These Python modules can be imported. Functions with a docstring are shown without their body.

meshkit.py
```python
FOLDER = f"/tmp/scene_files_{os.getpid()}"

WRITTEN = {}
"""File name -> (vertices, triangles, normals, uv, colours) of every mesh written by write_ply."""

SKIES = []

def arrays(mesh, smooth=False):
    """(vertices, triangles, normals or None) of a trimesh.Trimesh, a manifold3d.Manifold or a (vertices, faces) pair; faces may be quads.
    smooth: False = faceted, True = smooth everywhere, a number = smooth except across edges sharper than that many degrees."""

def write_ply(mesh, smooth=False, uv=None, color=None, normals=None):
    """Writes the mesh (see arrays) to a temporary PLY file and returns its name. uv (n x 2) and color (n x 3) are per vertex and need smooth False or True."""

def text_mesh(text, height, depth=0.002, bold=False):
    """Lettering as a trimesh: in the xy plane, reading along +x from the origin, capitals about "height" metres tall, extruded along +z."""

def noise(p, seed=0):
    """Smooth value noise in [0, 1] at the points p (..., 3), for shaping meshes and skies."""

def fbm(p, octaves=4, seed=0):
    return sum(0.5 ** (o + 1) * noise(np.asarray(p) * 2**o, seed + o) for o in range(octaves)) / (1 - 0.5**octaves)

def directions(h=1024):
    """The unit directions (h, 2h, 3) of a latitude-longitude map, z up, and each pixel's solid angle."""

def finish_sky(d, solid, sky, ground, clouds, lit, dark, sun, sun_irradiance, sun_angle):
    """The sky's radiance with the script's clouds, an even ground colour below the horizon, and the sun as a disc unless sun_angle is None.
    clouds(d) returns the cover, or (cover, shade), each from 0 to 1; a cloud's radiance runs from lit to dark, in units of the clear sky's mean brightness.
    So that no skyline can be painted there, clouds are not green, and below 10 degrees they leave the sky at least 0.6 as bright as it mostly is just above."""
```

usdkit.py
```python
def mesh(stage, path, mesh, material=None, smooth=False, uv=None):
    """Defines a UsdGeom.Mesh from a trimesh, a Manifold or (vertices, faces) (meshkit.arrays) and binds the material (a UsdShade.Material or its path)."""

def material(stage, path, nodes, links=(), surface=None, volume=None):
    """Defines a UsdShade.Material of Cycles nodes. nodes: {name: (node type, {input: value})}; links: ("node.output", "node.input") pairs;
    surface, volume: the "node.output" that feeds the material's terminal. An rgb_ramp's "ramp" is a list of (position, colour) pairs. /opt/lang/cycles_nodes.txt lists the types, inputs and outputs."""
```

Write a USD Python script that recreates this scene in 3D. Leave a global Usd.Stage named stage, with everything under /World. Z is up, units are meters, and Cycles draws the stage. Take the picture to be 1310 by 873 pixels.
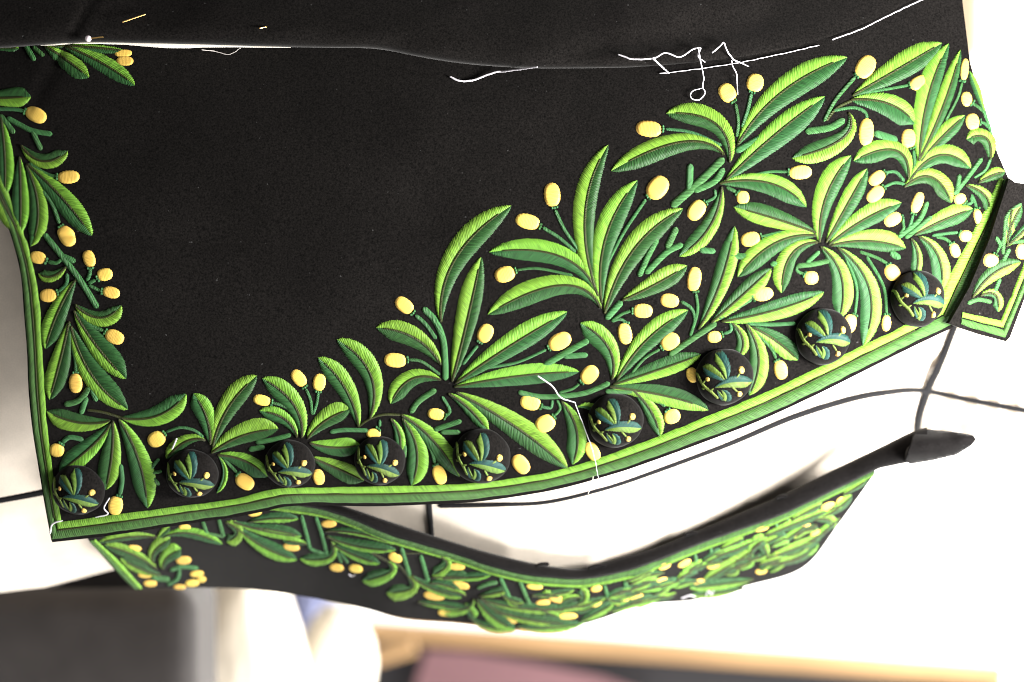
import math, random
import numpy as np, trimesh, usdkit, meshkit
from scipy.spatial import Delaunay
from shapely.geometry import Polygon, LineString
from shapely import contains_xy
from pxr import Usd, UsdGeom, UsdLux, UsdShade, Gf, Sdf

stage = Usd.Stage.CreateInMemory()
UsdGeom.SetStageUpAxis(stage, UsdGeom.Tokens.z)
UsdGeom.SetStageMetersPerUnit(stage, 1.0)
UsdGeom.Xform.Define(stage, '/World')
UsdGeom.Scope.Define(stage, '/World/Looks')
random.seed(7); rng = np.random.default_rng(7)

# ---------------------------------------------------------------- camera, light, exposure
S = 0.00034          # metres per cloth unit (one cloth unit = about a third of a millimetre)
DC = 1.05            # camera to coat front
ZL = 1.25            # height of the picture's middle above the floor
FOCAL = 50.0
# The dress form stands upright; the camera is held on its side, so that the form's neck is to the right.
cam = UsdGeom.Camera.Define(stage, '/World/camera')
cam.AddTransformOp().Set(Gf.Matrix4d(0, 0, 1, 0, -1, 0, 0, 0, 0, -1, 0, 0, 0, -DC, ZL, 1))
cam.CreateFocalLengthAttr(FOCAL)
cam.CreateHorizontalApertureAttr(1310 * S / DC * FOCAL)
cam.CreateVerticalApertureAttr(1310 * S / DC * FOCAL * 682 / 1024)
cam.CreateClippingRangeAttr(Gf.Vec2f(0.05, 50))
cam.CreateFocusDistanceAttr(DC + 0.012)
cam.CreateFStopAttr(2.8)
cam.CreateExposureAttr(0.0)

def rect_light(name, pos, target, w, h, intensity, color=(1, 1, 1)):
    l = UsdLux.RectLight.Define(stage, '/World/' + name)
    p, t = Gf.Vec3d(*pos), Gf.Vec3d(*target)
    z = (p - t).GetNormalized()
    up = Gf.Vec3d(0, 0, 1) if abs(z[2]) < 0.95 else Gf.Vec3d(0, 1, 0)
    x = Gf.Cross(up, z).GetNormalized(); y = Gf.Cross(z, x)
    l.AddTransformOp().Set(Gf.Matrix4d(x[0], x[1], x[2], 0, y[0], y[1], y[2], 0, z[0], z[1], z[2], 0, p[0], p[1], p[2], 1))
    l.CreateWidthAttr(w); l.CreateHeightAttr(h); l.CreateIntensityAttr(intensity); l.CreateColorAttr(Gf.Vec3f(*color)); l.CreateNormalizeAttr(True)
    return l

rect_light('ceiling_lamp', (0.03, -0.23, ZL + 0.41), (-0.02, 0.0, ZL + 0.12), 0.14, 0.20, 4.5, (1.0, 0.97, 0.93))
rect_light('room_window', (0.80, -0.04, ZL + 0.50), (0.08, 0.10, ZL + 0.02), 0.5, 0.5, 6.2, (1.0, 0.98, 0.96))
rect_light('wall_lamp', (0.3, 1.0, ZL + 1.4), (0.3, 2.0, ZL), 1.0, 0.4, 60.0, (1.0, 0.97, 0.92))
usdkit.material(stage, '/World/Looks/ambient', {'b': ('background_shader', {'color': (1.0, 0.97, 0.94), 'strength': 0.30})}, surface='b.background')
dome = UsdLux.DomeLight.Define(stage, '/World/ambient_light')
UsdShade.MaterialBindingAPI.Apply(dome.GetPrim()).Bind(UsdShade.Material.Get(stage, '/World/Looks/ambient'))

# ---------------------------------------------------------------- materials
def M(name): return UsdShade.Material.Get(stage, '/World/Looks/' + name)

def cloth_mat(name, col, sheen=0.3, bump=0.3, scale=2600, tint=(1, 1, 1), rough=0.85, fleck=0.25, spec=0.15, lint=0.0):
    usdkit.material(stage, '/World/Looks/' + name, {
        'g': ('geometry', {}),
        'n': ('noise_texture', {'scale': scale, 'detail': 3.0, 'roughness': 0.7}),
        'n2': ('noise_texture', {'scale': 35.0, 'detail': 4.0}),
        'r': ('map_range', {'from_min': 0.3, 'from_max': 0.7, 'to_min': 1 - fleck, 'to_max': 1 + fleck, 'clamp': True}),
        'r2': ('map_range', {'from_min': 0.3, 'from_max': 0.7, 'to_min': 0.85, 'to_max': 1.15, 'clamp': True}),
        'm': ('math', {'math_type': 'multiply'}),
        'v': ('vector_math', {'math_type': 'scale', 'vector1': col}),
        'b': ('bump', {'strength': bump, 'distance': 0.0006}),
        'ln': ('noise_texture', {'scale': 620.0, 'detail': 1.0}),
        'lr': ('map_range', {'from_min': 0.775, 'from_max': 0.82, 'to_min': 0.0, 'to_max': lint, 'clamp': True}),
        'la': ('vector_math', {'math_type': 'add'}),
        'p': ('principled_bsdf', {'roughness': rough, 'specular_ior_level': spec, 'sheen_weight': sheen, 'sheen_roughness': 0.4, 'sheen_tint': tint}),
    }, [('g.position', 'n.vector'), ('g.position', 'n2.vector'), ('n.fac', 'r.value'), ('n2.fac', 'r2.value'), ('r.result', 'm.value1'), ('r2.result', 'm.value2'),
        ('m.value', 'v.scale'), ('g.position', 'ln.vector'), ('ln.fac', 'lr.value'), ('v.vector', 'la.vector1'), ('lr.result', 'la.vector2'), ('la.vector', 'p.base_color'), ('n.fac', 'b.height'), ('b.normal', 'p.normal')], surface='p.BSDF')

def stitch_mat(name, light, dark=None, period=0.82, bump=0.27, rough=0.5, sheen=0.02, spec=0.2, vary=0.46, hue=0.012):
    """Satin stitch: st.x runs along the work in mm (slanted with the threads), st.y across; where st.y < 0 the second thread colour."""
    dark = dark or light
    usdkit.material(stage, '/World/Looks/' + name, {
        'u': ('uvmap', {'attribute': 'st'}),
        's': ('separate_xyz', {}),
        'side': ('math', {'math_type': 'greater_than', 'value2': 0.0}),
        'c': ('mix_color', {'blend_type': 'mix', 'a': dark, 'b': light}),
        'sx': ('math', {'math_type': 'multiply', 'value2': 6.2832 / period}),
        'jv': ('vector_math', {'math_type': 'multiply', 'vector2': (1.3, 0.35, 1.0)}),
        'jn': ('noise_texture', {'scale': 1.0, 'detail': 3.0}),
        'jm': ('math', {'math_type': 'multiply', 'value2': 7.0}),
        'sa': ('math', {'math_type': 'add'}),
        'w': ('math', {'math_type': 'sine'}),
        'tv': ('vector_math', {'math_type': 'multiply', 'vector2': (1.7 / period, 0.25, 1.0)}),
        'tn': ('noise_texture', {'scale': 1.0, 'detail': 2.0}),
        'tr': ('map_range', {'from_min': 0.3, 'from_max': 0.7, 'to_min': 1 - vary, 'to_max': 1 + vary, 'clamp': True}),
        'wr': ('map_range', {'from_min': -1.0, 'from_max': 0.6, 'to_min': 0.78, 'to_max': 1.03, 'clamp': True}),
        'mm': ('math', {'math_type': 'multiply'}),
        'o': ('object_info', {}),
        'hr': ('map_range', {'from_min': 0.0, 'from_max': 1.0, 'to_min': 0.5 - hue, 'to_max': 0.5 + hue}),
        'vr': ('map_range', {'from_min': 0.0, 'from_max': 1.0, 'to_min': 0.9, 'to_max': 1.1}),
        'h': ('hsv', {'saturation': 1.0, 'fac': 1.0}),
        'v': ('vector_math', {'math_type': 'scale'}),
        'b': ('bump', {'strength': bump, 'distance': 0.00035}),
        'p': ('principled_bsdf', {'roughness': rough, 'specular_ior_level': spec, 'sheen_weight': sheen, 'sheen_roughness': 0.5}),
    }, [('u.UV', 's.vector'), ('s.y', 'side.value1'), ('side.value', 'c.fac'), ('s.x', 'sx.value1'), ('u.UV', 'jv.vector1'), ('jv.vector', 'jn.vector'), ('jn.fac', 'jm.value1'),
        ('sx.value', 'sa.value1'), ('jm.value', 'sa.value2'), ('sa.value', 'w.value1'), ('u.UV', 'tv.vector1'), ('tv.vector', 'tn.vector'), ('tn.fac', 'tr.value'),
        ('w.value', 'wr.value'), ('tr.result', 'mm.value1'), ('wr.result', 'mm.value2'), ('o.random', 'hr.value'), ('o.random', 'vr.value'), ('hr.result', 'h.hue'), ('vr.result', 'h.value'), ('c.result', 'h.color'),
        ('h.color', 'v.vector1'), ('mm.value', 'v.scale'), ('v.vector', 'p.base_color'), ('w.value', 'b.height'), ('b.normal', 'p.normal')], surface='p.BSDF')

def plain_mat(name, col, rough=0.6, metallic=0.0, spec=0.3, scale=30.0, vary=0.12):
    usdkit.material(stage, '/World/Looks/' + name, {
        'g': ('geometry', {}), 'n': ('noise_texture', {'scale': scale, 'detail': 4.0}),
        'r': ('map_range', {'from_min': 0.3, 'from_max': 0.7, 'to_min': 1 - vary, 'to_max': 1 + vary, 'clamp': True}),
        'v': ('vector_math', {'math_type': 'scale', 'vector1': col}),
        'p': ('principled_bsdf', {'roughness': rough, 'metallic': metallic, 'specular_ior_level': spec})},
        [('g.position', 'n.vector'), ('n.fac', 'r.value'), ('r.result', 'v.scale'), ('v.vector', 'p.base_color')], surface='p.BSDF')

LIGHT, DARK = (0.118, 0.258, 0.026), (0.017, 0.068, 0.0165)
cloth_mat('black_wool', (0.0052, 0.0046, 0.0043), sheen=0.075, bump=0.15, fleck=0.95, scale=1250, spec=0.05, rough=0.95, lint=0.035)
cloth_mat('black_facing', (0.0055, 0.005, 0.005), sheen=0.05, bump=0.3, fleck=0.9, scale=2300, spec=0.05, rough=0.95, lint=0.03)
cloth_mat('lining', (0.75, 0.70, 0.60), bump=0.2)
cloth_mat('cream_cloth', (0.74, 0.66, 0.56), sheen=0.1, bump=0.15, scale=1500, fleck=0.05)
cloth_mat('grey_cloth', (0.035, 0.032, 0.032), sheen=0.15, bump=0.3, scale=900)
cloth_mat('pale_cloth', (0.72, 0.66, 0.56), sheen=0.1, bump=0.2, scale=400, fleck=0.08)
cloth_mat('blue_cloth', (0.20, 0.22, 0.36), sheen=0.1, bump=0.2, scale=400)
cloth_mat('tape', (0.007, 0.007, 0.008), sheen=0.03, bump=0.4, fleck=0.3)
stitch_mat('leaf_thread', LIGHT, DARK)
stitch_mat('leaf_thread_flipped', LIGHT, DARK)
stitch_mat('twig_thread', (0.038, 0.128, 0.036), period=0.9, bump=0.5)
stitch_mat('stem_thread', (0.030, 0.112, 0.034), period=0.8, bump=0.5)
stitch_mat('vein_thread', (0.024, 0.030, 0.005), period=1.1, bump=0.5, vary=0.5)
stitch_mat('olive_thread', (0.70, 0.47, 0.095), period=0.6, bump=0.10, vary=0.16, hue=0.008)
stitch_mat('border_light', (0.122, 0.268, 0.026), period=0.85, bump=0.45, vary=0.45, hue=0.0)
stitch_mat('border_dark', (0.040, 0.104, 0.021), period=0.85, bump=0.45, vary=0.5, hue=0.0)
stitch_mat('button_leaf', (0.078, 0.135, 0.020), (0.009, 0.044, 0.036), period=0.7)
stitch_mat('button_stem', (0.11, 0.16, 0.030), period=0.8)
stitch_mat('button_berry', (0.50, 0.34, 0.08), period=0.6)
plain_mat('white_thread', (0.58, 0.56, 0.60), rough=0.7, scale=900)
plain_mat('thin_thread', (0.55, 0.52, 0.50), rough=0.7, scale=900)
plain_mat('brass', (0.80, 0.50, 0.18), rough=0.3, metallic=1.0)
plain_mat('pearl', (0.70, 0.62, 0.66), rough=0.15, spec=0.6)
plain_mat('white_paint', (0.82, 0.80, 0.77), scale=3.0, vary=0.03)
plain_mat('pale_wood', (0.36, 0.22, 0.10), scale=9.0)
plain_mat('black_board', (0.018, 0.017, 0.020), scale=9.0)
plain_mat('mauve_paper', (0.17, 0.085, 0.095), scale=6.0)
plain_mat('beige_paint', (0.72, 0.58, 0.40), scale=6.0)

# ---------------------------------------------------------------- geometry helpers
COUNT = {}
def path_of(parent, name):
    base = parent + '/' + name
    k = COUNT.get(base, 0); COUNT[base] = k + 1
    return base if k == 0 else f'{base}_{k:03d}'

def obj(name, mesh, mat, parent='/World', smooth=True, uv=None):
    p = path_of(parent, name)
    usdkit.mesh(stage, p, mesh, M(mat), smooth=smooth, uv=uv)
    return p

def tag(path, label=None, cat=None, group=None, kind=None):
    pr = stage.GetPrimAtPath(path)
    for k, v in (('label', label), ('category', cat), ('group', group), ('kind', kind)):
        if v: pr.SetCustomDataByKey(k, v)
    return path

def thing(name, label, cat, group=None):
    p = path_of('/World', name)
    UsdGeom.Xform.Define(stage, p)
    return tag(p, label, cat, group)

def P(u, v, d):
    """Point of the place at cloth position (u, v), depth d behind the coat's front."""
    u, v, d = np.broadcast_arrays(np.asarray(u, float), np.asarray(v, float), np.asarray(d, float))
    k = 1 + d / DC
    return np.stack([(v - 436.5) * S * k, d, (u - 655) * S * k + ZL], -1)

def lift(u, v, h, D):
    """Point h cloth units above the surface with depth function D."""
    u, v = np.asarray(u, float), np.asarray(v, float)
    e = 1.5
    a = P(u + e, v, D(u + e, v)) - P(u - e, v, D(u - e, v))
    b = P(u, v + e, D(u, v + e)) - P(u, v - e, D(u, v - e))
    n = np.cross(a, b); n /= np.linalg.norm(n, axis=-1, keepdims=True)
    n = np.where(n[..., 1:2] > 0, -n, n)
    return P(u, v, D(u, v)) + n * (np.asarray(h, float)[..., None] * S)

def interp(x, table):
    t = np.array(table, float)
    return np.interp(x, t[:, 0], t[:, 1])

def smooth_curve(pts, step=2.0):
    """Catmull-Rom through pts, resampled evenly."""
    p = np.asarray(pts, float)
    if len(p) > 2:
        q = np.vstack([2 * p[0] - p[1], p, 2 * p[-1] - p[-2]])
        out = []
        for i in range(len(p) - 1):
            a, b, c, d = q[i:i + 4]
            t = np.linspace(0, 1, 12, endpoint=False)[:, None]
            out.append(0.5 * (2 * b + (c - a) * t + (2 * a - 5 * b + 4 * c - d) * t**2 + (3 * b - a - 3 * c + d) * t**3))
        p = np.vstack(out + [p[-1:]])
    L = np.r_[0, np.cumsum(np.linalg.norm(np.diff(p, axis=0), axis=1))]
    n = max(3, int(L[-1] / step) + 1)
    s = np.linspace(0, L[-1], n)
    return np.stack([np.interp(s, L, p[:, k]) for k in range(p.shape[1])], 1), s

def grid_faces(n, m):
    i, j = np.meshgrid(np.arange(n - 1), np.arange(m - 1), indexing='ij')
    a = (i * m + j).ravel()
    return np.vstack([np.stack([a, a + 1, a + m + 1], 1), np.stack([a, a + m + 1, a + m], 1)])

def strip(pts, width, D, height=None, base=0.0, slant=0.6, ends=True, taper=None, teeth=0.35, step=1.6, m=7, flat=2.0):
    """A padded band of stitches along pts: domed cross-section. Returns mesh, uv."""
    c, s = smooth_curve(pts, step)
    t = np.gradient(c, axis=0); t /= np.linalg.norm(t, axis=1, keepdims=True) + 1e-9
    nrm = np.stack([t[:, 1], -t[:, 0]], 1)
    w = np.full(len(c), width / 2.0)
    if taper is not None: w = w * np.interp(s / s[-1], np.linspace(0, 1, len(taper)), taper)
    if ends:
        r = min(width / 2.0, s[-1] / 2.2)
        e = np.clip(np.minimum(s, s[-1] - s) / r, 0.02, 1)
        endf = np.sqrt(1 - (1 - e) ** 2)
        w = w * endf
    else: endf = np.ones(len(c))
    w = w + teeth * np.where(np.arange(len(c)) % 2, 1, -1) * rng.uniform(0.5, 1, len(c)) * endf
    H = (width * 0.30 if height is None else height)
    x = np.linspace(-1, 1, m)
    prof = (1 - np.abs(x) ** flat)
    prof = np.maximum(prof, 0) ** (1 / flat)
    U = c[:, None, 0] + nrm[:, None, 0] * w[:, None] * x
    V = c[:, None, 1] + nrm[:, None, 1] * w[:, None] * x
    h = base + H * prof[None] * np.sqrt(np.maximum(endf, 0.05))[:, None]
    h = np.where(np.abs(x)[None] > 0.99, -0.9, h)
    vtx = lift(U, V, h, D).reshape(-1, 3)
    mm = S * 1000
    uv = np.stack([(s[:, None] + slant * w[:, None] * x[None]) * mm, (w[:, None] * (x[None] + 1.5)) * mm + 0.05], -1).reshape(-1, 2)
    return (vtx, grid_faces(len(c), m)), uv + np.array([random.uniform(0, 50), 0])

def quad_curve(b, m, t, n):
    b, m, t = map(lambda q: np.asarray(q, float), (b, m, t))
    c = 2 * m - 0.5 * (b + t)
    s = np.linspace(0, 1, n)[:, None]
    return (1 - s) ** 2 * b + 2 * s * (1 - s) * c + s**2 * t

def leaf_mesh(b, m, t, wl, wr, light, D, base=0.3, hmul=1.0, step=1.5, across=5):
    c0 = quad_curve(b, m, t, 60)
    L = np.linalg.norm(np.diff(c0, axis=0), axis=1).sum()
    n = int(np.clip(L / step, 16, 120))
    c, s = smooth_curve(c0, L / n)
    tg = np.gradient(c, axis=0); tg /= np.linalg.norm(tg, axis=1, keepdims=True) + 1e-9
    left = np.stack([tg[:, 1], -tg[:, 0]], 1)
    q = s / s[-1]
    f = np.sin(math.pi * np.clip(q, 0.0, 1) ** 1.18) ** 0.62
    f = np.where(q > 0.985, np.minimum(f, 0.10), f)
    f = np.maximum(f, 0.02)
    vs, fs, uvs, off = [], [], [], 0
    mm = S * 1000; o = random.uniform(0, 60)
    for side, W in ((1, wl), (-1, wr)):
        sgn = 1 if (side == 1) == (light == 'L') else -1
        x = np.linspace(0, 1, across)
        teeth = np.where(np.arange(len(c)) % 2, 1.05, -0.70) * rng.uniform(0.1, 1.0, len(c)) * np.minimum(1, f * 3)
        w = W * f + np.maximum(teeth, -W * f * 0.5)
        ww = w[:, None] * x[None]
        # the threads run outwards and towards the tip: lean the rows
        lean = 0.8 * ww
        cc_u = np.interp(np.clip(s[:, None] + lean * np.sin(math.pi * q)[:, None] * 1.0, 0, s[-1]), s, c[:, 0])
        cc_v = np.interp(np.clip(s[:, None] + lean * np.sin(math.pi * q)[:, None] * 1.0, 0, s[-1]), s, c[:, 1])
        U = cc_u + left[:, None, 0] * side * ww
        V = cc_v + left[:, None, 1] * side * ww
        H = min(2.1, 0.9 + 0.065 * W) * hmul
        prof = np.array([0.12, 0.80, 0.95, 0.85, 0.0]) if across == 5 else np.sin(math.pi * (0.1 + 0.9 * x)) ** 0.7
        h = base + H * prof[None] * np.sqrt(f)[:, None]
        h[:, -1] = -0.7
        vtx = lift(U, V, h, D).reshape(-1, 3)
        fc = grid_faces(len(c), across)
        if side == 1: fc = fc[:, ::-1]
        vs.append(vtx); fs.append(fc + off); off += len(vtx)
        uvs.append(np.stack([np.broadcast_to(s[:, None], ww.shape) * mm + o, sgn * (ww * mm + 0.02)], -1).reshape(-1, 2))
    return (np.vstack(vs), np.vstack(fs)), np.vstack(uvs), c

def ellipse_dome(cx, cy, ln, wd, ang, D, H, base=0.2, teeth=0.5, rings=6, seg=40):
    a = np.linspace(0, 2 * math.pi, seg, endpoint=False)
    ca, sa = math.cos(math.radians(ang)), math.sin(math.radians(ang))
    mm = S * 1000
    sp = 1.0 - 0.022 * np.cos(4 * a)         # slightly square-shouldered, as padded satin is
    vs, uv = [], []
    for r in range(rings + 1):
        f = r / rings
        rr = np.full(seg, f)
        te = (np.where(np.arange(seg) % 2, teeth, -teeth) * rng.uniform(0.0, 0.8, seg) if r == rings else 0)
        x = (ln / 2 * rr * sp + te) * np.cos(a); y = (wd / 2 * rr * sp + te) * np.sin(a)
        h = base + H * (1 - f ** 2.6) ** 0.5 if r < rings else -0.8
        vs.append(lift(cx + x * ca - y * sa, cy + x * sa + y * ca, np.full(seg, h), D))
        uv.append(np.stack([x * mm, y * mm + 20], 1))
    vtx = np.vstack([vs[0][:1]] + vs[1:]); uv = np.vstack([uv[0][:1]] + uv[1:])
    f = [[0, 1 + k, 1 + (k + 1) % seg] for k in range(seg)]
    for r in range(rings - 1):
        A, B = 1 + r * seg, 1 + (r + 1) * seg
        for k in range(seg):
            k2 = (k + 1) % seg
            f += [[A + k, B + k, B + k2], [A + k, B + k2, A + k2]]
    return (vtx, np.array(f)), uv + np.array([random.uniform(0, 50), 0])

def sheet(poly, D, spacing=9.0, thick=3.5, fold=None):
    """A piece of cloth of real thickness: outline poly in cloth units, shape given by depth function D."""
    pg = Polygon(poly).buffer(0)
    ring = np.array(pg.exterior.segmentize(spacing * 0.7).coords)[:-1]
    x0, y0, x1, y1 = pg.bounds
    gx, gy = np.meshgrid(np.arange(x0, x1, spacing), np.arange(y0, y1, spacing))
    gx = gx + (np.arange(gx.shape[0]) % 2)[:, None] * spacing / 2
    ins = contains_xy(pg.buffer(-spacing * 0.45), gx.ravel(), gy.ravel())
    pts = np.vstack([ring, np.stack([gx.ravel()[ins], gy.ravel()[ins]], 1)])
    tri = Delaunay(pts).simplices
    cen = pts[tri].mean(1)
    tri = tri[contains_xy(pg.buffer(0.05), cen[:, 0], cen[:, 1])]
    front = lift(pts[:, 0], pts[:, 1], np.zeros(len(pts)), D)
    back = lift(pts[:, 0], pts[:, 1], np.full(len(pts), -thick), D)
    n = len(pts); k = np.arange(len(ring)); k2 = (k + 1) % len(ring)
    rim = np.vstack([np.stack([k, k2, k2 + n], 1), np.stack([k, k2 + n, k + n], 1)])
    m = trimesh.Trimesh(np.vstack([front, back]), np.vstack([tri, tri[:, ::-1] + n, rim]), process=False)
    trimesh.repair.fix_normals(m)
    return m

def tube(points3, radius, sides=7):
    p = np.asarray(points3, float)
    t = np.gradient(p, axis=0); t /= np.linalg.norm(t, axis=1, keepdims=True) + 1e-12
    a = np.cross(t, np.where(np.abs(t[:, 1:2]) < 0.9, [0, 1.0, 0], [1.0, 0, 0])); a /= np.linalg.norm(a, axis=1, keepdims=True) + 1e-12
    b = np.cross(t, a)
    ang = np.arange(sides) * 2 * math.pi / sides
    r = np.broadcast_to(radius, (len(p),))[:, None, None]
    v = p[:, None] + r * (np.cos(ang)[None, :, None] * a[:, None] + np.sin(ang)[None, :, None] * b[:, None])
    n = len(p)
    i, j = np.meshgrid(np.arange(n - 1), np.arange(sides), indexing='ij')
    q = np.stack([i * sides + j, i * sides + (j + 1) % sides, (i + 1) * sides + (j + 1) % sides, (i + 1) * sides + j], -1).reshape(-1, 4)
    f = np.vstack([q[:, [0, 1, 2]], q[:, [0, 2, 3]]])
    caps = [[n * sides, (j + 1) % sides, j] for j in range(sides)] + [[n * sides + 1, (n - 1) * sides + j, (n - 1) * sides + (j + 1) % sides] for j in range(sides)]
    m = trimesh.Trimesh(np.vstack([v.reshape(-1, 3), p[:1], p[-1:]]), np.vstack([f, caps]), process=False)
    trimesh.repair.fix_normals(m)
    return m

def pw(u, v, seed, scale):
    u, v = np.broadcast_arrays(np.asarray(u, float), np.asarray(v, float))
    return meshkit.noise(np.stack([u / scale, v / scale, np.full(u.shape, 3.7)], -1), seed) - 0.5

# ---------------------------------------------------------------- surfaces
def D_main(u, v):
    u, v = np.asarray(u, float), np.asarray(v, float)
    x = np.clip((v - 330) * S, -0.21, 0.21)
    d = 0.26 - np.sqrt(0.26**2 - x**2) + 1.1 * np.maximum(0, (u - 850) * S) ** 2 + 0.35 * np.maximum(0, (200 - u) * S) ** 2
    d = d + 0.004 * pw(u, v, 1, 260) + 0.0024 * pw(u, v, 2, 90)
    # soft pressed crease across the chest and the dart near the hem
    d = d + 0.0007 * np.exp(-((v - 302 - 0.01 * u) / 5.0) ** 2) * np.clip((460 - u) / 200, 0, 1)
    d = d + 0.0015 * np.exp(-((u - 44 - (132 - v) * 0.55) / 6.0) ** 2) * (1 / (1 + np.exp((v - 140) / 6.0)))
    return d

AX, AY = -0.0464, 0.19       # the dress form's axis
LIMB = [(-300, 800), (-100, 765), (0, 755), (140, 722), (300, 722), (400, 728), (500, 742), (650, 768), (760, 770), (900, 730), (1050, 672), (1150, 605), (1200, 575), (1260, 562), (1420, 560)]
def A_form(u): return AX + 0.031 * np.clip((np.asarray(u, float) - 1140) / 90, 0, 1)
def R_form(u): return -A_form(u) + (interp(u, LIMB) - 436.5) * S * 1.17

VT = [(60, 660), (200, 640), (300, 636), (379, 645.5), (412, 650), (454, 664), (495, 682.6), (590, 710), (632, 725.6), (685, 737), (745, 741), (800, 731), (830, 721), (901, 693), (1001, 658), (1119, 601), (1200, 560), (1300, 510)]
VTU = np.linspace(60, 1300, 400)
VTV = np.convolve(np.pad(interp(VTU, VT), 6, mode='edge'), np.ones(13) / 13, 'valid')
DT = [(60, 0.052), (300, 0.054), (420, 0.060), (600, 0.076), (745, 0.088), (900, 0.088), (1085, 0.076), (1170, 0.062), (1300, 0.055)]
def vtop(u): return np.interp(u, VTU, VTV)
def D_left(u, v):
    u, v = np.asarray(u, float), np.asarray(v, float)
    t = (v - vtop(u)) * S
    return interp(u, DT) + 1.7 * t + 9.0 * np.maximum(t, 0) ** 2 + 0.003 * pw(u, v, 5, 120)

def D_collar(u, v): return D_main(u, v) * 0.9 - 0.004 + 0.0

# ---------------------------------------------------------------- dress form
form = thing('dress_form', 'cream cloth-covered dress form wearing the embroidered coat', 'dress form')
us = np.linspace(-260, 1430, 240); angs = np.linspace(0, 2 * math.pi, 120, endpoint=False)
ring = []
for u in us:
    r = R_form(u) * np.ones(len(angs))
    if u > 1190:
        k = min(1, (u - 1190) / 40)
        r = r - k * np.clip(np.sin(angs) * 1.6, 0, 1) * (0.0042 * (1 + np.sin(u / 4.6 + 1.2 * np.sin(angs * 3))) + 0.0008 * (1 + np.sin(u / 2.1 + 2 * angs)))
    r = r + 0.001 * np.sin(3 * angs + u / 130)
    ring.append(np.stack([A_form(u) + r * np.sin(angs), AY - r * np.cos(angs), np.full(len(angs), ZL + (u - 655) * S * 1.07)], 1))
V = np.concatenate(ring); n, m_ = len(us), len(angs)
i, j = np.meshgrid(np.arange(n - 1), np.arange(m_), indexing='ij')
q = np.stack([i * m_ + j, i * m_ + (j + 1) % m_, (i + 1) * m_ + (j + 1) % m_, (i + 1) * m_ + j], -1).reshape(-1, 4)
fm = trimesh.Trimesh(np.vstack([V, [[AX, AY, V[0, 2]], [AX, AY, V[-1, 2]]]]), np.vstack([q[:, [0, 1, 2]], q[:, [0, 2, 3]], [[n * m_, (k + 1) % m_, k] for k in range(m_)], [[n * m_ + 1, (n - 1) * m_ + k, (n - 1) * m_ + (k + 1) % m_] for k in range(m_)]]), process=False)
trimesh.repair.fix_normals(fm)
obj('torso', fm, 'cream_cloth', form, smooth=40)

def D_form(u, v):
    u, v = np.broadcast_arrays(np.asarray(u, float), np.asarray(v, float))
    d = np.full(u.shape, 0.06)
    for _ in range(40):
        k = 1 + d / DC
        X = (v - 436.5) * S * k
        ue = 655 + (u - 655) * k / 1.07
        r = R_form(ue)
        d = 0.5 * d + 0.5 * (AY - np.sqrt(np.maximum(r**2 - (X - A_form(ue)) ** 2, 2e-4)))
    return d

for pts, w in (([(560, 646), (642, 644), (704, 640), (778, 622), (846, 599), (933, 567), (1013, 534), (1087, 511), (1137, 502), (1180, 500), (1242, 512), (1310, 525), (1350, 532)], 7.0),
               ([(547, 600), (549, 645), (553, 690), (556, 725)], 9.0),
               ([(1228, 405), (1220, 422), (1204, 463), (1190, 491), (1185, 504), (1177, 529), (1174, 548), (1176, 570)], 9.5),
               ([(-40, 646), (0, 639), (60, 628), (120, 615)], 9.0)):
    mesh, uv = strip(pts, w, D_form, height=2.0, base=1.6, teeth=0.15, step=4)
    obj('style_tape', mesh, 'tape', form)

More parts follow.
